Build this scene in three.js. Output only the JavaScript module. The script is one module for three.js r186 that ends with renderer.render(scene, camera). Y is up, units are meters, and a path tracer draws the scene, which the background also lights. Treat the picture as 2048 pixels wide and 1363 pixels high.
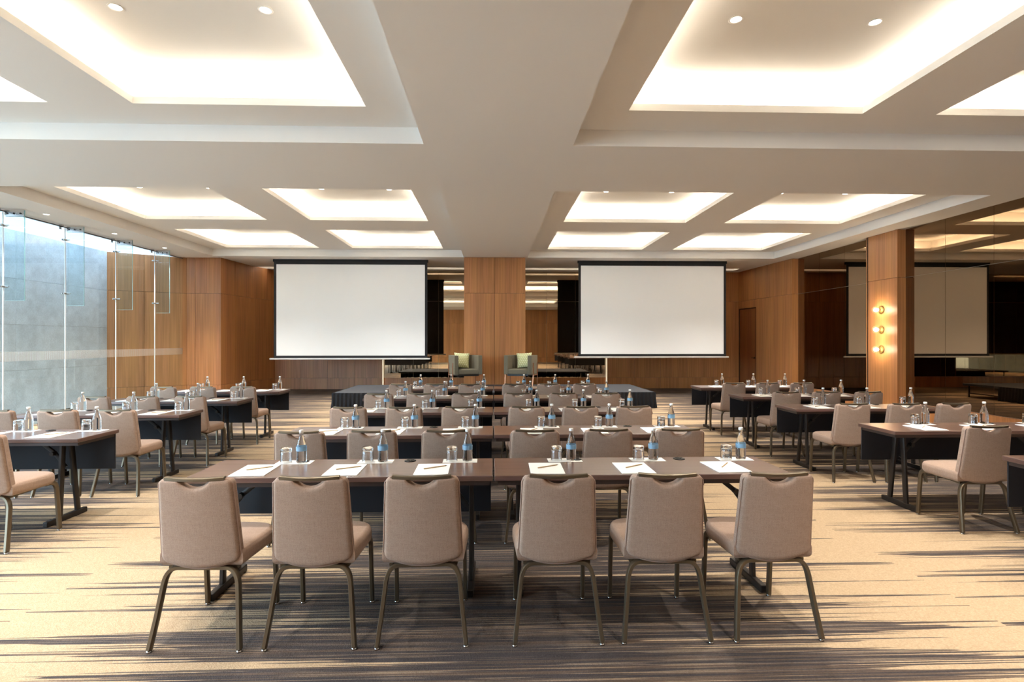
import * as THREE from 'three';
import { mergeGeometries as mergeRaw, toCreasedNormals } from 'three/addons/utils/BufferGeometryUtils.js';
import { RoundedBoxGeometry } from 'three/addons/geometries/RoundedBoxGeometry.js';
import { RectAreaLightUniformsLib } from 'three/addons/lights/RectAreaLightUniformsLib.js';
RectAreaLightUniformsLib.init();

// ---------------------------------------------------------------- camera, sky, exposure
const scene = new THREE.Scene();
const F = 1100, W = 2048, H = 1363;
const camera = new THREE.PerspectiveCamera(2 * Math.atan(H / 2 / F) * 180 / Math.PI, W / H, 0.05, 200);
camera.position.set(0, 1.56, 0);
camera.rotation.y = -Math.atan(37 / F);
const renderer = new THREE.WebGLRenderer({ antialias: true });
renderer.toneMapping = THREE.LinearToneMapping;
renderer.toneMappingExposure = 1.2;
renderer.shadowMap.enabled = true;
scene.background = new THREE.Color(0.62, 0.81, 1.0);      // even, slightly blue daylight outside the glass wall
scene.backgroundIntensity = 14;
const COVE = { color: new THREE.Color(1, 0.915, 0.80), nits: 36 };    // LED strips in the ceiling coves
const SPOT = { color: new THREE.Color(1, 0.94, 0.86), candela: 30 };  // recessed downlights

// ---------------------------------------------------------------- helpers
const mergeGeometries = (list) => mergeRaw(list.map((g) => (g.index ? g.toNonIndexed() : g)));
let seed = 7;
const rnd = () => ((seed = (seed * 1664525 + 1013904223) >>> 0) / 4294967296);
const V = (x, y, z) => new THREE.Vector3(x, y, z);
const used = {};
const numbered = (n) => { const k = used[n] = (used[n] ?? -1) + 1; return k ? `${n}_${String(k).padStart(3, '0')}` : n; };
function part(parent, name, geo, mat, pos) {
  const m = new THREE.Mesh(geo, mat); m.name = name; parent.add(m);
  if (pos) m.position.set(...pos);
  return m;
}
function thing(name, label, category, pos = [0, 0, 0], turn = 0, group) {
  const g = new THREE.Group(); g.name = numbered(name); scene.add(g);
  g.position.set(...pos); g.rotation.y = turn; g.userData = { label, category };
  if (group) g.userData.group = group;
  return g;
}
function single(name, label, category, geo, mat, pos = [0, 0, 0], turn = 0, group) {
  const m = new THREE.Mesh(geo, mat); m.name = numbered(name); scene.add(m);
  m.position.set(...pos); m.rotation.y = turn; m.userData = { label, category };
  if (group) m.userData.group = group;
  return m;
}
function structure(name, label, category) {
  const g = new THREE.Group(); g.name = name; scene.add(g); g.userData = { kind: 'structure', label, category }; return g;
}
function copyOf(o, label, pos, turn = 0, group) {
  const c = o.clone(); c.name = numbered(o.userData.base); c.userData = { label, category: o.userData.category };
  if (group) c.userData.group = group;
  c.position.set(...pos); c.rotation.y = turn; scene.add(c); return c;
}
const box = (x0, x1, y0, y1, z0, z1) => new THREE.BoxGeometry(x1 - x0, y1 - y0, z1 - z0).translate((x0 + x1) / 2, (y0 + y1) / 2, (z0 + z1) / 2);
const rbox = (w, h, d, r, s = 2) => new RoundedBoxGeometry(w, h, d, s, r);
// texture coordinates in metres from the way each face points; grain runs along v
function metres(geo, ou = 0, ov = 0, turnTop = false) {
  const g = geo.index ? geo.toNonIndexed() : geo, p = g.attributes.position, n = p.count, uv = new Float32Array(n * 2);
  const a = V(), b = V(), c = V();
  for (let i = 0; i < n; i += 3) {
    a.fromBufferAttribute(p, i); b.fromBufferAttribute(p, i + 1); c.fromBufferAttribute(p, i + 2);
    const nn = b.clone().sub(a).cross(c.clone().sub(a)); const ax = Math.abs(nn.x), ay = Math.abs(nn.y), az = Math.abs(nn.z);
    [a, b, c].forEach((q, k) => {
      let u, v;
      if (ay >= ax && ay >= az) { u = turnTop ? q.z : q.x; v = turnTop ? q.x : q.z; } else if (turnTop) { u = q.y; v = ax > az ? q.z : q.x; }
      else if (ax > az) { u = q.z; v = q.y; } else { u = q.x; v = q.y; }
      uv[(i + k) * 2] = u + ou; uv[(i + k) * 2 + 1] = v + ov;
    });
  }
  g.setAttribute('uv', new THREE.BufferAttribute(uv, 2));
  return g;
}
// a bar of rectangular section swept along points
function sweep(pts, w, t, ref = V(0, 0, 1)) {
  const n = pts.length, pos = [], idx = [];
  const c = 0.28, sec = [[-1, -1 + c * 2 * 0.5], [-1 + c, -1], [1 - c, -1], [1, -1 + c], [1, 1 - c], [1 - c, 1], [-1 + c, 1], [-1, 1 - c]];
  for (let i = 0; i < n; i++) {
    const T = pts[Math.min(n - 1, i + 1)].clone().sub(pts[Math.max(0, i - 1)]).normalize();
    const S = ref.clone().cross(T).normalize(), N = T.clone().cross(S);
    for (const [a, b] of sec) { const q = pts[i].clone().addScaledVector(S, a * w / 2).addScaledVector(N, b * t / 2); pos.push(q.x, q.y, q.z); }
  }
  for (let i = 0; i < n - 1; i++) for (let k = 0; k < 8; k++) { const a = i * 8 + k, b = i * 8 + (k + 1) % 8; idx.push(a, b, a + 8, b, b + 8, a + 8); }
  for (let k = 1; k < 7; k++) { idx.push(0, k + 1, k); const o = (n - 1) * 8; idx.push(o, o + k, o + k + 1); }
  const g = new THREE.BufferGeometry(); g.setAttribute('position', new THREE.Float32BufferAttribute(pos, 3)); g.setIndex(idx);
  const out = toCreasedNormals(g.toNonIndexed(), 0.6);
  out.setAttribute('uv', new THREE.BufferAttribute(new Float32Array(out.attributes.position.count * 2), 2));
  return out;
}
const curve = (a, b, c, k = 6) => new THREE.QuadraticBezierCurve3(a, b, c).getPoints(k);
const lathe = (pts, seg = 24, a0 = 0, a1 = Math.PI * 2) => new THREE.LatheGeometry(pts.map(([x, y]) => new THREE.Vector2(x, y)), seg, a0, a1);
// value noise
const hashN = (x, y, s) => { let h = (x * 374761393 + y * 668265263 + s * 974634541) | 0; h = Math.imul(h ^ (h >>> 13), 1274126177); return ((h ^ (h >>> 16)) >>> 0) / 4294967296; };
function noise(x, y, s, px = 1e9, py = 1e9) {
  const x0 = Math.floor(x), y0 = Math.floor(y), fx = x - x0, fy = y - y0, m = (a, p) => ((a % p) + p) % p;
  const u = fx * fx * (3 - 2 * fx), v = fy * fy * (3 - 2 * fy);
  const h = (i, j) => hashN(m(x0 + i, px), m(y0 + j, py), s);
  return (h(0, 0) * (1 - u) + h(1, 0) * u) * (1 - v) + (h(0, 1) * (1 - u) + h(1, 1) * u) * v;
}
function texture(w, h, fn, srgb = true) {
  const d = new Uint8Array(w * h * 4), c = [0, 0, 0, 255];
  for (let y = 0; y < h; y++) for (let x = 0; x < w; x++) { c[3] = 255; fn(x, y, c); const i = (y * w + x) * 4; d[i] = c[0]; d[i + 1] = c[1]; d[i + 2] = c[2]; d[i + 3] = c[3]; }
  const t = new THREE.DataTexture(d, w, h); t.wrapS = t.wrapT = THREE.RepeatWrapping; t.magFilter = THREE.LinearFilter; t.minFilter = THREE.LinearMipmapLinearFilter; t.generateMipmaps = true;
  if (srgb) t.colorSpace = THREE.SRGBColorSpace;
  t.needsUpdate = true; return t;
}
const lerp = (a, b, t) => a + (b - a) * t, clamp = (x, a = 0, b = 1) => Math.min(b, Math.max(a, x));
const std = (o) => new THREE.MeshStandardMaterial(o), phy = (o) => new THREE.MeshPhysicalMaterial(o);

// ---------------------------------------------------------------- materials
// carpet: dark streaks woven across a sand ground, one repeat is 5.5 m by 4.4 m
const CW = 2048, CH = 2048, CX = 5.5, CZ = 4.4;
const carpetRow = [];
for (let y = 0; y < CH; y++) {
  const e = (s) => 1.74 + 1.5 * (noise(0, y / 64, s, 1e9, 32) - 0.5) + 1.3 * (noise(0, y / 16, s + 1, 1e9, 128) - 0.5) + 1.35 * (noise(0, y / 4, s + 2, 1e9, 512) - 0.5);
  carpetRow.push([e(11), e(31)]);
}
const carpetMap = texture(CW, CH, (x, y, c) => {
  const xm = (x / CW - 0.5) * CX, side = xm < 0 ? 0 : 1, ax = Math.abs(xm);
  const wob = 0.16 * (noise(x / 60, y / 3, 5, Math.round(CW / 60)) - 0.5);
  const e = carpetRow[y][side] + wob;
  let k = clamp((e - ax) / 0.05);
  // light threads inside the dark field, dark threads outside
  const thread = noise(x / 170, y / 2.3, 9) + 0.45 * (noise(x / 420, y / 9, 10) - 0.5);
  const inner = clamp((thread - 0.60 - 0.06 * clamp((1.5 - ax) / 1.2)) / 0.14);
  k *= 1 - 0.5 * inner;
  const dark2 = clamp((noise(x / 260, y / 4, 14) - 0.42) / 0.3);
  const pile = (hashN(x, y, 3) - 0.5) * 22 + (noise(x / 3, y / 3, 4) - 0.5) * 16;
  const D = [lerp(55, 84, dark2), lerp(49, 69, dark2), lerp(50, 58, dark2)], B = [178, 154, 123];
  for (let i = 0; i < 3; i++) c[i] = clamp(lerp(B[i], D[i], k) + pile * (0.55 + 0.45 * (1 - k)), 0, 255);
});
carpetMap.repeat.set(1 / CX, 1 / CZ);
const pileMap = texture(512, 512, (x, y, c) => { const v = 110 + hashN(x, y, 8) * 90 + (noise(x / 4, y / 4, 2, 128, 128) - 0.5) * 110; c[0] = c[1] = c[2] = clamp(v, 0, 255); }, false);
pileMap.repeat.set(1.6, 1.6);
const carpet = std({ map: carpetMap, roughness: 0.95, bumpMap: pileMap, bumpScale: 0.004 });

const woodTex = (r, g, b, amp, s) => texture(1024, 1024, (x, y, c) => {
  const f = noise(x / 3.2, y / 150, s, 320, 7) - 0.5, m = noise(x / 17, y / 330, s + 1, 60, 3) - 0.5, l = noise(x / 128, y / 512, s + 2, 8, 2) - 0.5, p = (hashN(x, y >> 3, s + 3) - 0.5);
  const v = 1 + amp * (0.42 * f + 0.5 * m + 0.45 * l + 0.1 * p);
  c[0] = clamp(r * v, 0, 255); c[1] = clamp(g * v * (1 + 0.04 * l), 0, 255); c[2] = clamp(b * v * (1 + 0.1 * m), 0, 255);
});
const woodMap = woodTex(176, 120, 73, 0.25, 21);
woodMap.repeat.set(1 / 1.3, 1 / 2.6);
const wood = phy({ map: woodMap, roughness: 0.42, clearcoat: 0.15, clearcoatRoughness: 0.35 });
const groove = std({ color: 0x3a2415, roughness: 0.8 });
const tableMap = woodTex(100, 75, 66, 0.24, 41); tableMap.repeat.set(1 / 1.1, 1 / 2.4);
const tableTop = phy({ map: tableMap, roughness: 0.32, clearcoat: 0.5, clearcoatRoughness: 0.16 });
const tableEdge = std({ color: 0x352823, roughness: 0.45 });
const panelBlack = std({ color: 0x14141b, roughness: 0.75 });
const steelDark = std({ color: 0x35312f, roughness: 0.42, metalness: 0.6 });
const blackPlastic = std({ color: 0x131313, roughness: 0.5 });
const plaster = std({ color: 0xeeebe6, roughness: 0.92 });
const weave = texture(256, 256, (x, y, c) => {
  const a = ((x >> 1) + (y >> 1)) & 1, v = (a ? 7 : -7) + (hashN(x >> 1, y >> 1, 1) - 0.5) * 26 + (noise(x / 3, y / 30, 2, 85, 8) - 0.5) * 9 + (noise(x / 30, y / 3, 6, 8, 85) - 0.5) * 7;
  c[0] = clamp(158 + v, 0, 255); c[1] = clamp(133 + v, 0, 255); c[2] = clamp(116 + v, 0, 255);
});
weave.repeat.set(5.5, 5.5);
const fabric = phy({ map: weave, roughness: 0.9, sheen: 0.35, sheenRoughness: 0.5, sheenColor: new THREE.Color(0.75, 0.7, 0.66) });
const piping = std({ color: 0xa1887a, roughness: 0.85 });
const bronze = std({ color: 0x6d6150, roughness: 0.38, metalness: 0.75 });
const chrome = std({ color: 0xcfcfcf, roughness: 0.2, metalness: 1 });
const glassClear = phy({ color: 0xffffff, roughness: 0.02, transmission: 1, thickness: 0.01, ior: 1.45 });
const waterGlass = phy({ color: 0xfafdff, roughness: 0.02, transmission: 1, thickness: 0.05, ior: 1.38 });
const capWhite = std({ color: 0xe9e7e2, roughness: 0.35 });
const bandBlue = phy({ color: 0x9cc9e8, roughness: 0.4, transmission: 0.5, thickness: 0 });
const paper = std({ color: 0xfbf8f2, roughness: 0.8 });
const pencilWood = std({ color: 0xb79c72, roughness: 0.6 });
const pencilTip = std({ color: 0x3a3530, roughness: 0.6 });
const bronzeMirror = std({ color: new THREE.Color(0.24, 0.165, 0.10), metalness: 1, roughness: 0.015 });
const stageMirror = std({ color: new THREE.Color(0.56, 0.46, 0.34), metalness: 1, roughness: 0.015 });
const mirrorEdge = std({ color: 0xa89a86, roughness: 0.4 });
const pane = phy({ color: new THREE.Color(0.88, 0.955, 0.97), roughness: 0, transmission: 1, thickness: 0, ior: 1.5 });
const finGlass = phy({ color: new THREE.Color(0.80, 0.93, 0.97), roughness: 0, transmission: 1, thickness: 0, ior: 1.5 });
const glassEdge = phy({ color: new THREE.Color(0.55, 0.85, 0.88), roughness: 0.25, transmission: 0.5, thickness: 0 });
const silicone = std({ color: 0xf0f4f5, roughness: 0.5 });
const stripesMap = texture(64, 8, (x, y, c) => { c[0] = c[1] = c[2] = 245; c[3] = (x & 7) < 5 ? 90 : 10; }, true);
stripesMap.repeat.set(4, 1);
const frosted = std({ map: stripesMap, transparent: true, roughness: 0.7, depthWrite: false });
const stoneMap = texture(1024, 1024, (x, y, c) => {
  const v = (noise(x / 146, y / 146, 51, 7, 7) - 0.5) * 18 + (noise(x / 39.4, y / 39.4, 52, 26, 26) - 0.5) * 18 + (noise(x / 5, y / 5, 53, 205, 205) - 0.5) * 18 + (hashN(x, y, 54) - 0.5) * 10;
  c[0] = 204 + v; c[1] = 211 + v; c[2] = 217 + v;
});
stoneMap.repeat.set(1 / 3, 1 / 3);
const stone = std({ map: stoneMap, roughness: 0.85 });
const screenWhite = std({ color: 0xfbfbf9, roughness: 0.85 });
const screenBlack = std({ color: 0x17171a, roughness: 0.7 });
const aluminium = std({ color: 0xdad8d4, roughness: 0.45, metalness: 0.2 });
const stageTop = std({ color: 0x3a3c42, roughness: 0.9 });
const skirtCloth = phy({ color: 0x14151b, roughness: 0.85, sheen: 0.25, sheenRoughness: 0.5, sheenColor: new THREE.Color(0.3, 0.32, 0.4) });
const oliveMap = texture(128, 128, (x, y, c) => { const v = (hashN(x, y, 61) - 0.5) * 26 + (((x ^ y) & 2) ? 5 : -5); c[0] = 116 + v; c[1] = 109 + v; c[2] = 91 + v; });
oliveMap.repeat.set(6, 6);
const olive = std({ map: oliveMap, roughness: 0.92 });
const copper = std({ color: 0xb07a5c, roughness: 0.32, metalness: 0.85 });
const cushionMap = texture(256, 256, (x, y, c) => {
  const gx = (x / 256 * 7), gy = (y / 256 * 8), ix = Math.floor(gy) & 1 ? gx + 0.5 : gx, dx = ix - Math.floor(ix) - 0.5, dy = gy - Math.floor(gy) - 0.5;
  const r = Math.hypot(dx, dy), an = Math.atan2(dy, dx), st = 0.22 + 0.12 * Math.cos(6 * an), k = r < st ? 1 : 0, v = (hashN(x, y, 71) - 0.5) * 12;
  c[0] = (k ? 232 : 192) + v; c[1] = (k ? 234 : 194) + v; c[2] = (k ? 205 : 143) + v;
});
const cushionCloth = std({ map: cushionMap, roughness: 0.9 });
const ledGlow = std({ color: 0xffffff, emissive: new THREE.Color(1, 0.86, 0.62), emissiveIntensity: 6 });
const lampGlow = std({ color: 0xffffff, emissive: new THREE.Color(1, 0.93, 0.8), emissiveIntensity: 8 });
const bulbGlow = std({ color: 0xffffff, emissive: new THREE.Color(1, 0.84, 0.55), emissiveIntensity: 12 });
const brass = std({ color: 0xa98c55, roughness: 0.3, metalness: 0.9 });
const ribbedGlass = phy({ color: 0xffffff, roughness: 0.08, transmission: 1, thickness: 0, ior: 1.5 });
const frostedRoof = phy({ color: new THREE.Color(0.21, 0.215, 0.22), roughness: 1, transmission: 1, thickness: 0, ior: 1.5 });
const paving = std({ color: 0x8c8c88, roughness: 0.9 });

// ---------------------------------------------------------------- the room
const HB = 3.84, H1 = 4.03, H2 = 4.36;                 // beam soffit, coffer border, coffer ceiling
const XL = -8.47, XR = 8.42, ZB = -18.0, ZF = 4.0;      // glass wall, mirror wall, stage-end wall, wall behind the camera
const CXC = 0.06;

{ // floor
  const fl = structure('floor', 'sand coloured carpet with dark horizontal streaks', 'carpet');
  part(fl, 'carpet', metres(box(XL - 0.1, XR + 0.2, -0.15, 0, ZB - 0.2, ZF + 0.2), CX / 2 - CXC, 1.3), carpet);
}
// coffers: [x0, x1] by [z0, z1] of each opening
const coffX = [[-7.04, -4.61], [-3.75, -1.345], [1.45, 4.01], [4.83, 7.30]];
const coffZ = [[-14.75, -12.38], [-11.38, -8.85], [-5.85, -3.35], [-2.45, 0.05]];
const bays = [[-15.0, -8.35, [0, 1]], [-6.40, 0.5, [2, 3]]];
const BX0 = -7.52, BX1 = 7.78, BH = 0.87;
{
  const ce = structure('ceiling', 'white plaster ceiling with deep beams and lit coffers', 'ceiling');
  const P = (name, ...b) => part(ce, name, box(...b), plaster);
  const top = 4.6;
  P('beam', CXC - BH, CXC + BH, HB, top, ZB - 0.2, ZF + 0.2);
  for (const [a, b] of [[XL - 0.1, BX0], [BX1, XR + 0.2]]) P('edge_band', a, b, HB, top, ZB - 0.2, ZF + 0.2);
  for (const [a, b] of [[ZB - 0.2, -17.72], [-17.14, bays[0][0]], [bays[0][1], bays[1][0]], [bays[1][1], ZF + 0.2]])
    for (const [x0, x1] of [[BX0, CXC - BH], [CXC + BH, BX1]]) P('cross_beam', x0, x1, HB, top, a, b);
  for (const [x0, x1] of [[BX0, CXC - BH], [CXC + BH, BX1]]) { P('slot_top', x0, x1, HB + 0.26, top, -17.72, -17.14); P('slot_lip', x0, x1, HB, HB + 0.05, -17.72, -17.60); P('slot_lip', x0, x1, HB + 0.05, HB + 0.10, -17.612, -17.60); }
  const s = 0.03, q = 0.22;
  for (const [zb0, zb1, rows] of bays) for (const half of [0, 1]) {
    const xb0 = half ? CXC + BH : BX0, xb1 = half ? BX1 : CXC - BH, cols = half ? [2, 3] : [0, 1];
    // border sheet round the openings
    const zs = rows.map((r) => coffZ[r]), xs = cols.map((c) => coffX[c]);
    const zc = [zb0, zs[0][0], zs[0][1], zs[1][0], zs[1][1], zb1], sheet = [];
    for (const k of [0, 2, 4]) sheet.push(box(xb0, xb1, H1, H1 + s, zc[k], zc[k + 1]));
    for (const [z0, z1] of zs) for (const [x0, x1] of [[xb0, xs[0][0]], [xs[0][1], xs[1][0]], [xs[1][1], xb1]]) sheet.push(box(x0, x1, H1, H1 + s, z0, z1));
    part(ce, 'coffer_border', mergeGeometries(sheet), plaster);
    for (const [x0, x1] of xs) for (const [z0, z1] of zs) {
      const lip = 0.018, up = H1 + 0.075;
      part(ce, 'cove_lip', mergeGeometries([box(x0 - lip, x0, H1 + s, up, z0 - lip, z1 + lip), box(x1, x1 + lip, H1 + s, up, z0 - lip, z1 + lip), box(x0, x1, H1 + s, up, z0 - lip, z0), box(x0, x1, H1 + s, up, z1, z1 + lip)]), plaster);
      const X0 = x0 - q, X1 = x1 + q, Z0 = z0 - q, Z1 = z1 + q, t = 0.04;
      part(ce, 'coffer_wall', mergeGeometries([box(X0 - t, X0, H1 + s, H2, Z0 - t, Z1 + t), box(X1, X1 + t, H1 + s, H2, Z0 - t, Z1 + t), box(X0, X1, H1 + s, H2, Z0 - t, Z0), box(X0, X1, H1 + s, H2, Z1, Z1 + t)]), plaster);
      part(ce, 'coffer_top', box(X0 - t, X1 + t, H2, H2 + 0.06, Z0 - t, Z1 + t), plaster);
    }
    part(ce, 'roof_slab', box(xb0, xb1, top - 0.1, top, zb0, zb1), plaster);
  }
}
// cove lights and downlights in every coffer
const colName = ['outer glass-side', 'inner glass-side', 'inner mirror-side', 'outer mirror-side'];
const fromStage = ['first', 'second', 'third', 'fourth', 'fifth'], ordn = ['first', 'second', 'third', 'fourth', 'fifth', 'sixth'];
const trimGeo = lathe([[0.055, 0], [0.062, -0.006], [0.05, -0.007], [0.042, 0.006], [0.042, 0.012]], 24), discGeo = new THREE.CylinderGeometry(0.042, 0.042, 0.004, 24);
function downlight(x, y, z, label, group) {
  const d = thing('downlight', label, 'downlight', [x, y, z], 0, group);
  part(d, 'trim_ring', trimGeo, plaster); part(d, 'lamp_lens', discGeo, lampGlow, [0, -0.003, 0]);
  const s = new THREE.SpotLight(SPOT.color, SPOT.candela, 0, 0.75, 0.7, 2); s.position.set(0, -0.02, 0); s.target.position.set(0, -1, 0); s.shadow.radius = 2; s.name = 'downlight_beam';
  d.add(s, s.target);
}
coffX.forEach(([x0, x1], i) => coffZ.forEach(([z0, z1], j) => {
  const cx = (x0 + x1) / 2, cz = (z0 + z1) / 2, hw = (x1 - x0) / 2, hd = (z1 - z0) / 2;
  const g = thing('cove_light', `hidden warm light strip round the ${colName[i]} ceiling coffer, ${fromStage[j]} row from stage`, 'cove light', [cx, H1 + 0.03, cz], 0, 'hidden cove lights in the ceiling coffers');
  for (const [dx, dz] of [[1, 0], [-1, 0], [0, 1], [0, -1]]) {
    const len = dx ? hd * 2 : hw * 2, px = dx * (hw + 0.1), pz = dz * (hd + 0.1);
    part(g, 'light_strip', dx ? new THREE.BoxGeometry(0.03, 0.012, len) : new THREE.BoxGeometry(len, 0.012, 0.03), ledGlow, [px, 0.007, pz]);
    const a = new THREE.RectAreaLight(COVE.color, COVE.nits, len, 0.04); a.name = 'cove_glow';
    a.position.set(px, 0.022, pz); g.add(a); a.lookAt(cx + px + dx * 0.25, H1 + 0.052 + 1, cz + pz + dz * 0.25);
  }
  for (const k of [-1, 1]) downlight(cx + k * 0.62, H2, cz - 0.12, `round downlight at ${k < 0 ? 'glass' : 'mirror'} end of ${colName[i]} coffer, ${fromStage[j]} row from stage`, 'downlights in the coffers');
}));
[-13.73, -11.95, -10.17, -8.4, -6.6].forEach((z, i) => downlight(-8.04, HB, z, `small round downlight in the band along the glass wall, ${fromStage[i]} from the stage`, 'downlights along the glass wall'));

for (const [x0, x1, n] of [[BX0, CXC - BH, 'glass wall'], [CXC + BH, BX1, 'mirror wall']]) {
  const g = thing('slot_light', `long light slot in the ceiling behind the screens, ${n} side`, 'slot light', [(x0 + x1) / 2, HB + 0.05, -17.66], 0, 'ceiling slot lights behind the screens');
  part(g, 'light_strip', new THREE.BoxGeometry(x1 - x0 - 0.1, 0.012, 0.03).translate(0, 0.006, 0), ledGlow);
  const a = new THREE.RectAreaLight(COVE.color, COVE.nits * 1.5, x1 - x0 - 0.1, 0.04); a.position.set(0, 0.02, 0); a.name = 'slot_glow'; g.add(a); a.lookAt((x0 + x1) / 2, HB + 0.07 + 0.6, -17.66 + 0.8);
}
// wood panelling between two floor points, seen from its left-hand side when walking a -> b
function panelling(parent, ax, az, bx, bz, cuts, rows, t = 0.03, gap = 0.007) {
  const L = Math.hypot(bx - ax, bz - az), g = new THREE.Group(); g.name = 'wood_cladding'; parent.add(g);
  g.position.set(ax, 0, az); g.rotation.y = Math.atan2(-(bz - az), bx - ax);
  part(g, 'groove_backing', box(0, L, rows[0], rows[rows.length - 1], -0.04, 0), groove);
  const xs = [0, ...cuts.map((c) => c * L), L];
  for (let i = 0; i < xs.length - 1; i++) for (let j = 0; j < rows.length - 1; j++) {
    part(g, 'wood_panel', metres(box(xs[i] + (i ? gap / 2 : 0), xs[i + 1] - (i < xs.length - 2 ? gap / 2 : 0), rows[j] + (j ? gap / 2 : 0), rows[j + 1] - gap / 2, 0, t), rnd() * 1.3, rnd() * 2.6), wood);
  }
  return g;
}
const JOINT = 2.86, PLINTH = 0.36;
{ // stage-end wall
  const wb = structure('wall_back', 'wood panelled wall with tinted mirrors behind the stage', 'wall');
  part(wb, 'backing', box(-9, 9, -0.1, 4.6, ZB - 0.35, ZB - 0.12), plaster);
  const even = (n) => Array.from({ length: n - 1 }, (_, i) => (i + 1) / n);
  panelling(wb, -7.1, ZB, -3.62, ZB, even(4), [0, PLINTH, JOINT, HB]);
  panelling(wb, 3.75, ZB, 8.15, ZB, even(5), [0, PLINTH, JOINT, HB]);
  panelling(wb, -3.62, ZB - 0.1, 3.75, ZB - 0.1, even(8), [0, PLINTH], 0.04);
  const xs = [-3.56, -2.62, -1.80, -0.9, 0, 0.9, 1.75, 2.7, 3.69];
  part(wb, 'seam_backing', box(-3.56, 3.69, PLINTH, HB, ZB - 0.12, ZB - 0.085), mirrorEdge);
  for (let i = 0; i < 8; i++) for (const [y0, y1] of [[PLINTH + 0.004, JOINT - 0.003], [JOINT + 0.003, HB]]) part(wb, 'mirror_panel', box(xs[i] + 0.003, xs[i + 1] - 0.003, y0, y1, ZB - 0.085, ZB - 0.079), stageMirror);
}
for (const [x, s, lab] of [[-3.59, 1, 'glass wall'], [3.72, -1, 'mirror wall']]) {
  const g = thing('wall_washer', `slim vertical light strip at the edge of the stage mirror nearer the ${lab}`, 'strip light', [x, 0, ZB], 0, 'vertical light strips beside the stage mirror');
  part(g, 'light_strip', box(-0.018, 0.018, 0.02, HB - 0.02, -0.03, 0.018), std({ color: 0xffffff, emissive: new THREE.Color(1, 0.8, 0.5), emissiveIntensity: 0.55 }));
  const a = new THREE.RectAreaLight(new THREE.Color(1, 0.78, 0.5), 3, 0.04, HB - 0.2); a.position.set(s * 0.02, HB / 2, 0.02); a.name = 'washer_glow'; g.add(a); a.lookAt(x + s * 1, HB / 2, ZB + 0.7);
}
{ // wood pier between the screens
  const c = structure('wall_pier', 'wood panelled pier between the two projection screens', 'pier');
  const x0 = -0.80, x1 = 0.87;
  panelling(c, x0 + 0.003, -15.03, x1 - 0.003, -15.03, [0.5], [0, JOINT, HB]);
  panelling(c, x1 - 0.03, -15.003, x1 - 0.03, -15.75, [], [0, JOINT, HB]);
  panelling(c, x0 + 0.03, -15.75, x0 + 0.03, -15.003, [], [0, JOINT, HB]);
  part(c, 'core', box(x0 + 0.06, x1 - 0.06, 0, HB, -15.78, -15.06), groove);
}
{ // right-hand wall: mirrors, wood skirting, two piers, door at the far end
  const w = structure('wall_right', 'bronze mirror wall with wood piers and skirting', 'wall');
  part(w, 'backing', box(XR + 0.03, XR + 0.25, -0.1, 4.6, ZB - 0.3, ZF + 0.2), plaster);
  part(w, 'seam_backing', box(XR + 0.008, XR + 0.03, 0.3, HB, -15.1, ZF), mirrorEdge);
  const zs = [-14.93, -13.95, -12.93, -11.95, -10.96, -9.98, -8.98, -7.98, -6.98, -5.98, -4.98, -3.98, -2.98, -1.98, -0.98, 0.02, 1.02, 2.02, 3.02, ZF];
  for (let i = 0; i < zs.length - 1; i++) for (const [y0, y1] of [[0.315, JOINT - 0.003], [JOINT + 0.003, HB]]) part(w, 'mirror_panel', box(XR, XR + 0.006, y0, y1, zs[i] + 0.003, zs[i + 1] - 0.003), bronzeMirror);
  panelling(w, XR + 0.01, -10.96, XR + 0.01, ZF, [0.2, 0.4, 0.6, 0.8], [0, 0.31], 0.05);
  panelling(w, XR + 0.01, -14.93, XR + 0.01, -11.95, [0.5], [0, 0.31], 0.05);
  // pier with the wall lamps
  panelling(w, 8.27, -11.885, 8.27, -10.962, [], [0, JOINT, HB]);
  panelling(w, 8.243, -10.99, XR, -10.99, [], [0, JOINT, HB]);
  panelling(w, XR, -11.87, 8.24, -11.87, [], [0, JOINT, HB]);
  // far pier and wood wall
  panelling(w, 8.256, -14.96, XR, -14.96, [], [0, JOINT, HB]);
  panelling(w, 8.20, -16.86, 8.28, -14.932, [0.5], [0, PLINTH, JOINT, HB]);
  panelling(w, 8.15, -18.0, 8.20, -16.86, [], [2.62, JOINT, HB]);
  const d = structure('door_1', 'wood veneered door flush in the wall near the stage-end corner', 'door');
  d.position.set(8.15, 0, -17.98); d.rotation.y = Math.atan2(-1.10, 0.05);
  part(d, 'door_jamb', mergeGeometries([box(0, 0.03, 0, 2.62, -0.06, 0.02), box(1.07, 1.1, 0, 2.62, -0.06, 0.02), box(0.03, 1.07, 2.59, 2.62, -0.06, 0.02)]), groove);
  const leaf = part(d, 'door_leaf', metres(box(0.036, 1.064, 0.01, 2.584, -0.06, 0.0), 0.4, 0.3), std({ map: woodMap, color: 0xc9b4a4, roughness: 0.45 }));
  const lever = new THREE.Group(); lever.name = 'door_handle'; d.add(lever);
  part(lever, 'lever', mergeGeometries([new THREE.CylinderGeometry(0.026, 0.026, 0.012, 16).rotateX(Math.PI / 2).translate(0.99, 1.03, 0.006), new THREE.CylinderGeometry(0.01, 0.01, 0.05, 10).rotateX(Math.PI / 2).translate(0.99, 1.03, 0.03), new THREE.CylinderGeometry(0.01, 0.01, 0.12, 10).rotateZ(Math.PI / 2).translate(0.94, 1.03, 0.05)]), blackPlastic);
}
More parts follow.
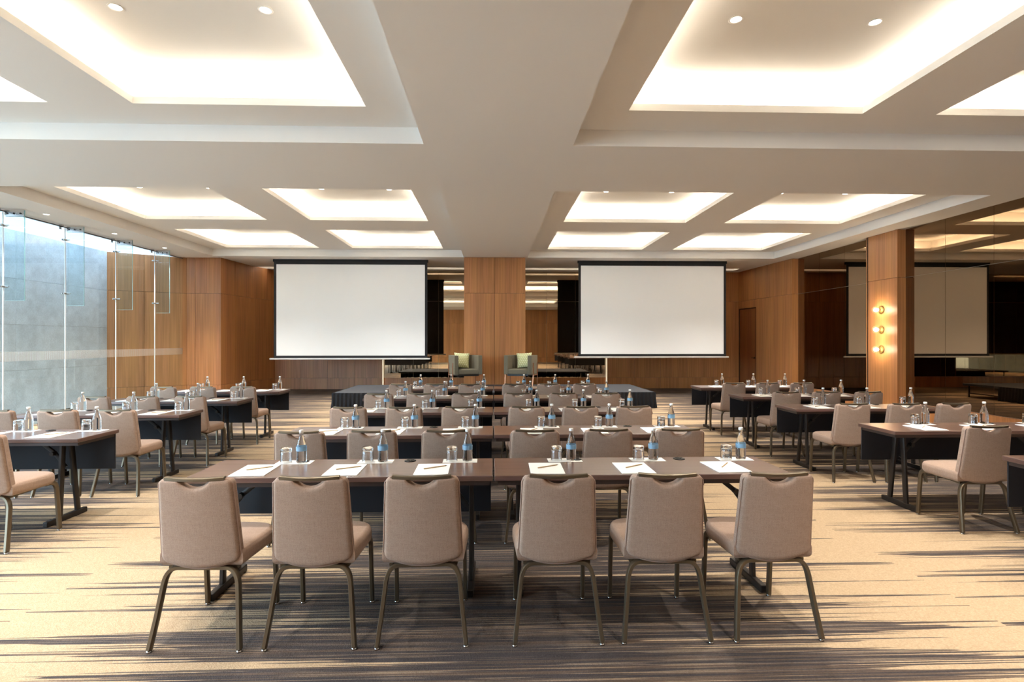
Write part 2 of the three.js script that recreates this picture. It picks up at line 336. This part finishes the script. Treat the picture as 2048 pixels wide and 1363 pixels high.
{ // left return wall beyond the glass: wood
  const w = structure('wall_left', 'wood panelled return wall between glass wall and stage', 'wall');
  panelling(w, -8.36, -15.33, -7.453, -15.33, [0.24], [0, PLINTH, JOINT, HB]);
  panelling(w, -7.48, -15.302, -7.36, -16.9, [0.45], [0, PLINTH, JOINT, HB], 0.03);
  panelling(w, -7.36, -16.9, -7.06, -18.0, [], [0, PLINTH, JOINT, HB]);
  part(w, 'core', box(-8.9, -7.56, 0, 4.6, -18.2, -15.4), groove);
}
{ // wall behind the camera
  const w = structure('wall_front', 'wood panelled wall at the end facing the stage', 'wall');
  part(w, 'backing', box(XL - 0.1, XR + 0.25, -0.1, 4.6, ZF + 0.05, ZF + 0.25), plaster);
  panelling(w, XR, ZF, XL, ZF, Array.from({ length: 17 }, (_, i) => (i + 1) / 18), [0, PLINTH, JOINT, HB]);
}

// ---------------------------------------------------------------- glass wall and what lies outside it
{
  const gw = structure('window_1', 'frameless glass wall with hanging glass fins and steel clamps', 'glass wall');
  const zs = [-15.45, -14.05, -12.63, -11.17, -9.79, -8.33, -6.86, -5.44, -4.02, -2.6, -1.18, 0.24, 1.66, ZF];
  const T = 0.012;
  for (let i = 0; i < zs.length - 1; i++) {
    const z0 = zs[i] + 0.007, z1 = zs[i + 1] - 0.007;
    const p = part(gw, 'glass_pane', new THREE.PlaneGeometry(z1 - z0, HB - 0.06).rotateY(Math.PI / 2), pane, [XL, (HB - 0.04) / 2 + 0.02, (z0 + z1) / 2]);
    const band = part(p, 'frosted_band', new THREE.PlaneGeometry(z1 - z0, 0.17).rotateY(Math.PI / 2), frosted, [0.004, 1.285 - (HB - 0.04) / 2 - 0.02, 0]);
    band.geometry.attributes.uv.array.forEach((v, k, a) => { if (k % 2 === 0) a[k] = v * (z1 - z0) * 1.3; });
    if (i > 0 || true) part(gw, 'joint_strip', box(XL - 0.008, XL + 0.008, 0.02, HB - 0.05, zs[i] - 0.007, zs[i] + 0.007), silicone);
    // hanging fin, room side
    if (i > 0) {
      const f = part(gw, 'glass_fin', new THREE.PlaneGeometry(0.33, 1.56), finGlass, [XL + 0.2, HB - 0.78 - 0.02, zs[i]]);
      part(f, 'fin_edge', mergeGeometries([box(0.165, 0.169, -0.78, 0.78, -0.008, 0.008), box(-0.165, 0.165, -0.784, -0.78, -0.008, 0.008)]), glassEdge);
      part(f, 'mounting_plate', mergeGeometries([box(-0.16, 0.165, 0.67, 0.78, 0.009, 0.016), box(-0.16, 0.165, 0.67, 0.78, -0.016, -0.009)]), chrome);
      for (const bx of [-0.11, 0, 0.11]) part(f, 'bolt', new THREE.CylinderGeometry(0.014, 0.014, 0.05, 12).rotateX(Math.PI / 2), steelDark, [bx, 0.72, 0]);
    }
    for (const y of [3.56, 2.50]) part(gw, 'clamp', mergeGeometries([rbox(0.02, 0.035, 0.13, 0.006, 1).translate(0.02, 0, 0), rbox(0.02, 0.035, 0.13, 0.006, 1).translate(-0.02, 0, 0), new THREE.CylinderGeometry(0.012, 0.012, 0.1, 10).rotateZ(Math.PI / 2).translate(0.05, 0, 0)]), chrome, [XL, y, zs[i]]);
    part(gw, 'top_bracket', mergeGeometries([box(-0.02, 0.03, -0.03, 0.0, -0.03, 0.03), box(-0.02, -0.012, -0.09, -0.03, -0.03, 0.03)]), chrome, [XL, HB, zs[i] + 0.1]);
  }
  part(gw, 'floor_channel', box(XL - 0.03, XL + 0.03, 0, 0.025, zs[0], ZF), chrome);
  part(gw, 'head_channel', box(XL - 0.012, XL + 0.012, HB - 0.04, HB - 0.028, zs[0], ZF), steelDark);
}
{ // walkway outside: stone wall, slanted wood wall, paving
  const o = structure('wall_outside', 'blue-grey stone wall across the walkway outside the glass', 'wall');
  const ys = [0, 0.95, 1.9, 2.85, HB], zz = [-14.5, -13.1, -11.7, -10.3, -8.9, -7.5, -6.1];
  part(o, 'backing', box(-10.1, -9.9, -0.1, HB, -14.6, -6.1), groove);
  for (let i = 0; i < 6; i++) for (let j = 0; j < 4; j++) part(o, 'stone_slab', metres(box(-9.9, -9.86, ys[j] + 0.002, ys[j + 1] - 0.002, zz[i] + 0.002, zz[i + 1] - 0.002), rnd() * 3, rnd() * 3), stone);
  const ww = structure('wall_walkway', 'slanted wood panelled wall outside the glass wall', 'wall');
  panelling(ww, -9.88, -14.4, -8.40, -15.36, [0.45], [0, PLINTH, JOINT, HB]);
  const ca = structure('canopy_outside', 'frosted glass canopy over the walkway outside the glass', 'canopy');
  for (let i = 0; i < 7; i++) part(ca, 'frosted_pane', new THREE.PlaneGeometry(1.66, 1.36).rotateX(Math.PI / 2).translate(-9.32, HB + 0.03, -15.0 + i * 1.38), frostedRoof);
  part(ca, 'edge_beam', box(XL - 0.12, XL - 0.06, HB - 0.02, 4.6, -15.7, ZF), plaster);
  const pv = structure('ground_outside', 'pale paving outside the glass wall', 'paving');
  part(pv, 'paving', box(-40, XL - 0.1, -0.2, -0.02, -16, 25), paving);
}

// ---------------------------------------------------------------- projection screens
function screen(x0, x1, y0, label) {
  const cx = (x0 + x1) / 2, w = x1 - x0, s = thing('projection_screen', label, 'projection screen', [cx, 0, -15.55], 0, 'projection screens above the stage');
  const y1 = HB - 0.07, b = 0.07;
  part(s, 'picture_area', box(-w / 2 + b, w / 2 - b, y0 + b, y1 - b, 0, 0.004), screenWhite);
  part(s, 'black_border', mergeGeometries([box(-w / 2, w / 2, y1 - b, y1, 0, 0.003), box(-w / 2, w / 2, y0, y0 + b, 0, 0.003), box(-w / 2, -w / 2 + b, y0 + b, y1 - b, 0, 0.003), box(w / 2 - b, w / 2, y0 + b, y1 - b, 0, 0.003), box(-w / 2, w / 2, y0, y1, -0.004, -0.0005)]), screenBlack);
  part(s, 'bottom_bar', rbox(w + 0.2, 0.045, 0.035, 0.012).translate(-0.02, y0 - 0.02, 0), aluminium);
  part(s, 'roller_case', box(-w / 2 - 0.02, w / 2 + 0.02, y1, HB, -0.05, 0.02), screenBlack);
}
screen(-6.12, -1.86, 1.08, 'lowered white projection screen on the glass wall side of the wood pier');
screen(2.41, 6.66, 1.12, 'lowered white projection screen on the mirror wall side of the wood pier');

// ---------------------------------------------------------------- stage with two armchairs
{
  const s = thing('stage', 'low black stage platform with pleated black skirt before the wood pier', 'stage', [0.04, 0, -12.65]);
  const w = 7.38, d = 2.3, h = 0.38;
  for (let i = 0; i < 6; i++) part(s, 'deck_panel', rbox(w / 6 - 0.004, 0.06, d, 0.008, 1), stageTop, [-w / 2 + (i + 0.5) * w / 6, h - 0.03, -d / 2]);
  const pleat = (L, n) => {
    const g = new THREE.PlaneGeometry(L, h - 0.02, n, 4), p = g.attributes.position;
    for (let i = 0; i < p.count; i++) {
      const x = p.getX(i), y = p.getY(i), dn = 0.5 - y / (h - 0.02);
      p.setZ(i, 0.012 + (0.008 + 0.02 * dn) * Math.sin(x / 0.09 * Math.PI * 2 + 1.3 * Math.sin(x * 3.1)) + 0.03 * dn);
      p.setY(i, y + dn * 0.006 * Math.sin(x * 23));
    }
    g.computeVertexNormals(); return g;
  };
  part(s, 'skirt', pleat(w + 0.06, 640), skirtCloth, [0, (h - 0.02) / 2 + 0.012, 0.0]);
  for (const sx of [-1, 1]) { const k = part(s, 'skirt', pleat(1.2, 110), skirtCloth, [sx * (w / 2 + 0.004), (h - 0.02) / 2 + 0.012, -0.6]); k.rotation.y = sx * Math.PI / 2; }
  for (const sx of [-w / 2 + 0.1, -w / 6, w / 6, w / 2 - 0.1]) for (const z of [-0.15, -1.15, -2.2]) part(s, 'leg', new THREE.CylinderGeometry(0.022, 0.022, h - 0.06, 10).translate(0, (h - 0.06) / 2, 0), steelDark, [sx, 0, z]);
  for (const sx of [-w / 2 + 0.1, w / 2 - 0.1]) part(s, 'leg_brace', box(-0.012, 0.012, 0.1, 0.125, -2.2, -1.15), steelDark, [sx, 0, 0]);
}
function pillowGeo(w, h, t) {
  const g = new THREE.SphereGeometry(1, 28, 20), p = g.attributes.position, uv = g.attributes.uv;
  for (let i = 0; i < p.count; i++) {
    let x = p.getX(i), y = p.getY(i), z = p.getZ(i); const sg = (v, e) => Math.sign(v) * Math.pow(Math.abs(v), e);
    const a = Math.max(Math.abs(x), Math.abs(y), 1e-4), r = Math.hypot(x, y) || 1e-4, k = r / a; // circle to square
    const sx = x * k, sy = y * k, rr = Math.max(Math.abs(sx), Math.abs(sy));
    p.setXYZ(i, sx * w / 2 * (1 - 0.07 * (1 - sy * sy)), sy * h / 2 * (1 - 0.07 * (1 - sx * sx)), sg(z, 0.8) * t / 2);
    uv.setXY(i, sx / 2 + 0.5, sy / 2 + 0.5);
  }
  g.computeVertexNormals(); return g;
}
function armchair(x, z, turn, lean, label) {
  const a = thing('armchair', label, 'armchair', [x, 0.384, z], turn, 'armchairs on the stage');
  const w = 0.70, d = 0.66, t = 0.075, r = 0.10;
  const u = new THREE.Shape(); // plan of the shell, open to the front (+z here, toward the audience)
  u.moveTo(-w / 2, d / 2); u.lineTo(-w / 2, -d / 2 + r); u.quadraticCurveTo(-w / 2, -d / 2, -w / 2 + r, -d / 2); u.lineTo(w / 2 - r, -d / 2); u.quadraticCurveTo(w / 2, -d / 2, w / 2, -d / 2 + r); u.lineTo(w / 2, d / 2);
  u.lineTo(w / 2 - t, d / 2); u.lineTo(w / 2 - t, -d / 2 + r); u.quadraticCurveTo(w / 2 - t, -d / 2 + t, w / 2 - r, -d / 2 + t); u.lineTo(-w / 2 + r, -d / 2 + t); u.quadraticCurveTo(-w / 2 + t, -d / 2 + t, -w / 2 + t, -d / 2 + r); u.lineTo(-w / 2 + t, d / 2); u.closePath();
  const shell = new THREE.ExtrudeGeometry(u, { depth: 0.46, bevelEnabled: true, bevelThickness: 0.012, bevelSize: 0.012, bevelSegments: 3, curveSegments: 8 }).rotateX(Math.PI / 2).translate(0, 0.80, 0);
  part(a, 'shell', metres(shell), olive);
  part(a, 'seat_cushion', metres(rbox(w - 2 * t - 0.02, 0.13, d - t + 0.01, 0.03, 3).translate(0, 0.40, 0.045)), olive);
  part(a, 'seat_base', box(-w / 2 + t, w / 2 - t, 0.29, 0.335, -d / 2 + t, d / 2), blackPlastic);
  for (const sx of [-1, 1]) for (const sz of [-1, 1]) part(a, 'leg', sweep([V(sx * (w / 2 + 0.022), 0.62, sz * 0.2), V(sx * (w / 2 + 0.022), 0.3, sz * 0.2), V(sx * (w / 2 + 0.012), 0, sz * 0.25)], 0.022, 0.022), copper);
  for (const sx of [-1, 1]) part(a, 'leg_bracket', box(sx * (w / 2 + 0.02) - 0.012, sx * (w / 2 + 0.02) + 0.012, 0.30, 0.325, -0.21, 0.21), copper);
  const c = single('throw_cushion', label.replace('olive grey armchair', 'pale green patterned cushion in the armchair'), 'cushion', pillowGeo(0.40, 0.40, 0.13), cushionCloth, [0, 0, 0], 0, 'cushions on the armchairs');
  c.position.set(x, 0.384 + 0.675, z).add(V(lean * 0.05, 0, -0.11).applyAxisAngle(V(0, 1, 0), turn));
  c.rotation.set(-0.28, turn + lean * 0.25, lean * 0.06, 'YXZ');
}
armchair(-0.74, -14.18, 0.34, -1, 'olive grey armchair with copper legs on the stage, glass wall side');
armchair(0.72, -14.18, -0.34, 1, 'olive grey armchair with copper legs on the stage, mirror wall side');

// ---------------------------------------------------------------- wall lamps on the right-hand pier
{
  const plate = lathe([[0, 0], [0.085, 0], [0.085, 0.008], [0.06, 0.02], [0.03, 0.03], [0, 0.03]], 28).rotateZ(Math.PI / 2);
  const stem = new THREE.CylinderGeometry(0.022, 0.028, 0.04, 16).rotateZ(Math.PI / 2).translate(-0.045, 0, 0);
  const ribs = lathe([[0.02, 0.05], [0.05, 0.06], [0.074, 0.09], [0.078, 0.12], [0.066, 0.16], [0.04, 0.185], [0.0, 0.195]], 14);
  { const p = ribs.attributes.position; for (let i = 0; i < p.count; i++) { const a = Math.atan2(p.getZ(i), p.getX(i)), k = 1 + 0.07 * Math.cos(7 * a); p.setX(i, p.getX(i) * k); p.setZ(i, p.getZ(i) * k); } }
  const shade = toCreasedNormals(ribs.toNonIndexed(), 0.2).rotateZ(Math.PI / 2);
  const bulb = lathe([[0, 0.055], [0.02, 0.06], [0.036, 0.09], [0.042, 0.115], [0.034, 0.14], [0.018, 0.155], [0, 0.158]], 18).rotateZ(Math.PI / 2);
  [[2.22, 'topmost'], [1.80, 'middle'], [1.38, 'lowest']].forEach(([y, n]) => {
    const g = thing('wall_sconce', `${n} of three glowing brass and glass wall lamps on the wood pier`, 'wall lamp', [8.235, y, -11.42], 0, 'three wall lamps on the mirror wall pier');
    part(g, 'wall_plate', plate, brass); part(g, 'lamp_holder', stem, brass); part(g, 'glass_shade', shade, ribbedGlass); part(g, 'bulb', bulb, bulbGlow);
    const l = new THREE.PointLight(new THREE.Color(1, 0.80, 0.54), 0.8, 0, 2); l.position.set(-0.115, 0, 0); l.shadow.radius = 1.6; l.name = 'sconce_glow'; g.add(l);
  });
}

// ---------------------------------------------------------------- banquet chair
const smooth01 = (x) => x * x * (3 - 2 * x);
const backZ = (x, y) => 0.175 + (y - 0.40) * 0.13 + 0.9 * (0.03 - x * x) * 0.55;      // tilt and curve of the back
const backHalf = (v) => { // half width from bottom (0) to top (1)
  let w = lerp(0.206, 0.186, v);
  if (v > 0.93) { const k = (v - 0.93) / 0.07; w -= 0.032 * (1 - Math.sqrt(Math.max(0, 1 - k * k))); }
  if (v < 0.10) { const k = (0.10 - v) / 0.10; w -= 0.045 * (1 - Math.sqrt(Math.max(0, 1 - k * k))); }
  return w;
};
const backY = (u, v) => {
  const x = u * 0.19, n = Math.abs(x) < 0.088 ? 0.046 * (1 - (x / 0.088) ** 2) ** 0.72 : 0;
  const yb = 0.396 + 0.030 * u * u, yt = 0.868 - n;
  return lerp(yb, yt, v);
};
function backGeo() {
  const us = [], vs = [], pos = [], uvs = [], idx = [];
  for (let i = 0; i <= 40; i++) us.push(Math.sin((i / 40 - 0.5) * Math.PI) * 0.35 + (i / 40 - 0.5) * 2 * 0.65);
  for (let j = 0; j <= 22; j++) vs.push((Math.sin((j / 22 - 0.5) * Math.PI) * 0.5 + 0.5) * 0.75 + (j / 22) * 0.25);
  const nu = us.length, nv = vs.length;
  for (const side of [1, -1]) for (const v of vs) for (const u of us) {
    const x = u * backHalf(v), y = backY(u, v), e = Math.min((1 - Math.abs(u)) * 0.2, v * 0.45, (1 - v) * 0.45), k = clamp(e / 0.022);
    const t = 0.010 + 0.022 * Math.sqrt(1 - (1 - k) * (1 - k)) + (side < 0 ? 0.008 * clamp(e / 0.12) : 0);
    pos.push(x, y, backZ(x, y) + side * t); uvs.push(x, y);
  }
  const N = nu * nv, q = (a, b, c, d) => idx.push(a, b, c, a, c, d);
  for (let j = 0; j < nv - 1; j++) for (let i = 0; i < nu - 1; i++) { const a = j * nu + i; q(a, a + 1, a + nu + 1, a + nu); q(N + a, N + a + nu, N + a + nu + 1, N + a + 1); }
  for (let i = 0; i < nu - 1; i++) { q(i, N + i, N + i + 1, i + 1); const a = (nv - 1) * nu + i; q(a, a + 1, N + a + 1, N + a); }
  for (let j = 0; j < nv - 1; j++) { const a = j * nu, b = a + nu - 1; q(a, a + nu, N + a + nu, N + a); q(b, N + b, N + b + nu, b + nu); }
  const g = new THREE.BufferGeometry(); g.setAttribute('position', new THREE.Float32BufferAttribute(pos, 3)); g.setAttribute('uv', new THREE.Float32BufferAttribute(uvs, 2)); g.setIndex(idx); g.computeVertexNormals(); return g;
}
function pipingGeo() { // welt round the rear face of the back
  const pts = [], off = 0.028, add = (u, v) => { const x = u * backHalf(v), y = backY(u, v); pts.push(V(x, y, backZ(x, y) + 0.017)); };
  for (let j = 0; j <= 16; j++) add(-1, 1 - j / 16);
  for (let i = 1; i < 12; i++) add(-1 + i / 6, 0);
  for (let j = 0; j <= 16; j++) add(1, j / 16);
  return new THREE.TubeGeometry(new THREE.CatmullRomCurve3(pts), 90, 0.0042, 5, false);
}
const seatShape = new THREE.Shape();
seatShape.moveTo(-0.185, 0.17); seatShape.lineTo(0.185, 0.17); seatShape.lineTo(0.198, -0.10); seatShape.bezierCurveTo(0.20, -0.20, 0.15, -0.222, 0.05, -0.226); seatShape.lineTo(-0.05, -0.226); seatShape.bezierCurveTo(-0.15, -0.222, -0.20, -0.20, -0.198, -0.10); seatShape.closePath();
const seatGeo = metres(new THREE.ExtrudeGeometry(seatShape, { depth: 0.03, bevelEnabled: true, bevelThickness: 0.03, bevelSize: 0.028, bevelSegments: 5, curveSegments: 10 }).rotateX(Math.PI / 2).translate(0, 0.461, 0));
{ const g = seatGeo; toCreasedNormals(g, 0.9); }
const rearLeg = (s) => sweep([V(s * 0.09, 0.395, 0.185), ...curve(V(s * 0.125, 0.395, 0.185), V(s * 0.178, 0.393, 0.188), V(s * 0.19, 0.315, 0.198), 7), V(s * 0.207, 0.16, 0.228), V(s * 0.225, 0.012, 0.262)], 0.022, 0.036, V(0, 0, 1));
const foreLeg = (s) => sweep([V(s * 0.193, 0.412, -0.12), ...curve(V(s * 0.196, 0.412, -0.155), V(s * 0.201, 0.412, -0.212), V(s * 0.202, 0.345, -0.218), 6), V(s * 0.203, 0.18, -0.232), V(s * 0.204, 0.012, -0.245)], 0.036, 0.022, V(1, 0, 0).multiplyScalar(1));
const railGeo = (s) => sweep([V(s * 0.165, 0.392, 0.178), V(s * 0.193, 0.412, -0.122)], 0.024, 0.02, V(0, 1, 0));
const barGeo = sweep([V(-0.1, 0.395, 0.185), V(0.1, 0.395, 0.185)], 0.022, 0.036, V(0, 0, 1));
const handlePts = []; for (let i = 0; i <= 12; i++) { const x = lerp(-0.148, 0.148, i / 12); handlePts.push(V(x, 0.869 - 0.006 * (1 - (x / 0.148) ** 2), backZ(x, 0.862) + 0.012)); }
const handleGeo = sweep(handlePts, 0.019, 0.032, V(0, 0, 1));
const glideGeo = lathe([[0, 0], [0.014, 0], [0.014, 0.006], [0.009, 0.012], [0, 0.012]], 12);
const backG = backGeo(), pipeG = pipingGeo(), rearG = [-1, 1].map(rearLeg), foreG = [-1, 1].map(foreLeg), railG = [-1, 1].map(railGeo);
let chairProto = null;
function chair(x, z, turn, label, group) {
  if (chairProto) return copyOf(chairProto, label, [x, 0, z], turn, group);
  const c = thing('banquet_chair', label, 'chair', [x, 0, z], turn, group); c.userData.base = 'banquet_chair'; chairProto = c;
  part(c, 'seat', seatGeo, fabric);
  const b = part(c, 'backrest', backG, fabric); part(b, 'piping', pipeG, piping);
  part(c, 'handle_bar', handleGeo, bronze); part(c, 'back_rail', barGeo, bronze);
  [-1, 1].forEach((s, i) => {
    const r = part(c, 'leg', rearG[i], bronze); part(r, 'foot_glide', glideGeo, chrome, [s * 0.225, 0, 0.262]);
    const f = part(c, 'leg', foreG[i], bronze); part(f, 'foot_glide', glideGeo, chrome, [s * 0.204, 0, -0.245]);
    part(c, 'seat_rail', railG[i], bronze);
  });
  return c;
}

// ---------------------------------------------------------------- folding seminar table; local x along its length, its far edge at z = 0
const TL = 1.83, TD = 0.5, TH = 0.75;
const topGeo = metres(rbox(TL - 0.004, 0.034, TD, 0.006, 2).translate(0, TH - 0.017, TD / 2), 0, 0, true);
const edgeGeo = box(-TL / 2 + 0.02, TL / 2 - 0.02, TH - 0.062, TH - 0.034, 0.02, TD - 0.02);
const panelGeo = rbox(TL - 0.03, 0.315, 0.012, 0.004, 1).translate(0, TH - 0.034 - 0.165, 0.03);
const footGeo = rbox(0.042, 0.048, 0.455, 0.008, 1).translate(0, 0.024, 0.235);
const uprightA = sweep([V(0, 0.04, 0.10), V(0, TH - 0.06, 0.18)], 0.05, 0.026, V(1, 0, 0)), uprightB = sweep([V(0, 0.04, 0.31), V(0, TH - 0.06, 0.27)], 0.05, 0.026, V(1, 0, 0));
const grommetGeo = lathe([[0, 0.004], [0.026, 0.004], [0.03, 0.006], [0.036, 0.005], [0.04, 0.0], [0.0, 0.0]], 24);
const grommetLid = mergeGeometries([0, 1, 2].map((k) => new THREE.BoxGeometry(0.024, 0.003, 0.006).translate(0.012, 0.006, 0).rotateY(k * Math.PI * 2 / 3 + 0.5)));
const braceGeo = [-1, 1].map((s) => sweep([V(0, 0.46, 0.24), V(-s * 0.09, 0.58, 0.24), V(-s * 0.24, TH - 0.05, 0.24)], 0.03, 0.02, V(0, 0, 1)));
const knobGeo = new THREE.CylinderGeometry(0.018, 0.018, 0.05, 12).rotateX(Math.PI / 2);
function table(xc, zBack, label, panelOn, inset, group) {
  const t = thing('seminar_table', label, 'table', [xc, 0, zBack], 0, group);
  part(t, 'tabletop', topGeo, tableTop); part(t, 'apron', edgeGeo, tableEdge);
  if (panelOn) part(t, 'modesty_panel', panelGeo, panelBlack);
  for (const s of [-1, 1]) {
    const ins = Array.isArray(inset) ? inset[s < 0 ? 0 : 1] : inset, x = s * (TL / 2 - ins);
    part(t, 'foot_bar', footGeo, steelDark, [x, 0, 0]);
    part(t, 'leg', uprightA, steelDark, [x, 0, 0]); part(t, 'leg', uprightB, steelDark, [x, 0, 0]);
    const b = part(t, 'folding_brace', braceGeo[s < 0 ? 0 : 1], blackPlastic, [x, 0, 0]); part(b, 'brace_knob', knobGeo, steelDark, [-s * 0.09, 0.58, 0.26]);
    const g = part(t, 'cable_grommet', grommetGeo, blackPlastic, [s * 0.356, TH, 0.07]); part(g, 'grommet_lid', grommetLid, steelDark);
  }
  return t;
}
// place setting pieces
const coasterGeo = box(-0.115, 0.115, 0, 0.0012, -0.055, 0.055), padGeo = box(-0.105, 0.105, 0, 0.004, -0.1485, 0.1485);
const bottlePts = [[0, 0.001], [0.029, 0.001], [0.033, 0.006], [0.0335, 0.02], [0.0335, 0.098], [0.031, 0.118], [0.022, 0.148], [0.0148, 0.170], [0.0135, 0.185], [0.0142, 0.192], [0.0135, 0.2], [0, 0.2]];
const bottleGeo = lathe(bottlePts, 28), capGeo = lathe([[0, 0.198], [0.0145, 0.198], [0.0152, 0.201], [0.0152, 0.213], [0.013, 0.216], [0, 0.216]], 20), bandGeo = lathe([[0.0340, 0.078], [0.0341, 0.104], [0.0330, 0.108]], 28);
const tumblerFull = lathe([[0, 0.078], [0.027, 0.078], [0.0325, 0.07], [0.0335, 0.05], [0.0350, 0.0], [0.0375, 0.0], [0.0365, 0.06], [0.0358, 0.086], [0.032, 0.098], [0, 0.1]], 28);
const pencilGeo = new THREE.CylinderGeometry(0.0036, 0.0036, 0.15, 6).rotateZ(Math.PI / 2), pencilTipGeo = new THREE.ConeGeometry(0.0036, 0.016, 6).rotateZ(-Math.PI / 2).translate(0.083, 0, 0);
function setting(x, zBack, where, block, withBand) {
  const j = () => (rnd() - 0.5);
  const cz = zBack + 0.085 + j() * 0.02, cx = x + 0.155 + j() * 0.03, y = TH + 0.0005;
  single('coaster_card', `white paper coaster card, ${where}`, 'coaster', coasterGeo, paper, [cx, y, cz], j() * 0.06, `coaster cards on the ${block} tables`);
  const b = thing('water_bottle', `clear water bottle ${withBand ? 'with blue band' : 'with white cap'}, ${where}`, 'bottle', [cx + 0.045 + j() * 0.01, y + 0.0015, cz + 0.005], rnd() * 6, `water bottles on the ${block} tables`);
  const body = part(b, 'bottle_body', bottleGeo, waterGlass); part(b, 'cap', capGeo, capWhite); if (withBand) part(b, 'blue_band', bandGeo, bandBlue);
  single('tumbler', `upturned glass tumbler on card, ${where}`, 'glass', tumblerFull, glassClear, [cx - 0.055 + j() * 0.01, y + 0.0015, cz - 0.005], rnd() * 6, `upturned tumblers on the ${block} tables`);
  const pz = zBack + 0.325 + j() * 0.02, px = x + j() * 0.04, pt = j() * 0.08;
  single('notepad', `white paper notepad, ${where}`, 'notepad', padGeo, paper, [px, y, pz], pt, `notepads on the ${block} tables`);
  const p = thing('pencil', `pencil lying across the notepad, ${where}`, 'pencil', [px + 0.01, y + 0.0078, pz - 0.03], 0.75 + j() * 0.5, `pencils on the ${block} tables`);
  part(p, 'shaft', pencilGeo, pencilWood); part(p, 'point', pencilTipGeo, pencilTip);
}

// ---------------------------------------------------------------- rows of tables, chairs and settings
const rowsC = [-9.86, -8.26, -6.77, -5.26, -3.81];           // far edge of each table row, first row is the one by the stage
const rowsL = [-9.45, -8.02, -6.65, -5.18], rowsR = [-9.95, -8.33, -6.93, -5.32, -3.78];
const chairsC = [-1.495, -0.93, -0.37, 0.335, 0.905, 1.485];
const G = 'glass wall';
rowsC.forEach((z, r) => {
  const R = fromStage[r];
  table(-0.918, z, `dark brown seminar table ${G} half of the ${R} centre row from the stage`, true, 0.14, 'centre block tables');
  table(0.918, z, `dark brown seminar table mirror wall half of the ${R} centre row from the stage`, r < 2, 0.16, 'centre block tables');
  chairsC.forEach((x, k) => {
    const j = r === 4 ? 0 : 1, where = `${ordn[k]} seat from ${G}, ${R} centre row from stage`;
    chair(x + j * (rnd() - 0.5) * 0.04, z + 0.735 + j * rnd() * 0.04, (rnd() - 0.5) * 0.05, `taupe banquet chair with handle cutout, ${ordn[k]} from ${G}, ${R} centre row from stage`, 'centre block chairs');
    setting(x, z, where, 'centre', true);
  });
});
rowsL.forEach((z, r) => {
  const R = fromStage[r];
  table(-3.44 - TL / 2, z, `dark brown seminar table on the ${G} side, ${R} row from the stage`, true, 0.3, 'glass wall side tables');
  [-4.97, -4.38, -3.79].forEach((x, k) => {
    chair(x, z + 0.74 + rnd() * 0.04, (rnd() - 0.5) * 0.06, `taupe banquet chair with handle cutout, ${ordn[k]} from ${G}, ${R} window row from stage`, 'glass wall side chairs');
    setting(x, z, `${ordn[k]} seat from ${G}, ${R} window row from stage`, 'window-side', false);
  });
});
rowsR.forEach((z, r) => {
  const R = fromStage[r];
  table(3.60 + TL / 2, z, `dark brown seminar table on the mirror wall side, ${R} row from the stage`, true, 0.25, 'mirror wall side tables');
  if (r < 4) [3.97, 4.54, 5.11].forEach((x0, k) => {
    const x = x0 + (r === 3 ? 0.05 : 0);
    chair(x, z + 0.74 + rnd() * 0.04, (rnd() - 0.5) * 0.06, `taupe banquet chair with handle cutout, ${ordn[2 - k]} from mirror wall, ${R} mirror row from stage`, 'mirror wall side chairs');
    setting(x, z, `${ordn[2 - k]} seat from mirror wall, ${R} mirror row from stage`, 'mirror-side', false);
  });
});

scene.traverse((o) => {
  if (o.isMesh) { o.castShadow = true; o.receiveShadow = true; if (o.userData.base) delete o.userData.base; }
  if (o.isSpotLight || o.isPointLight) o.castShadow = true;
});
delete chairProto.userData.base;
renderer.render(scene, camera);
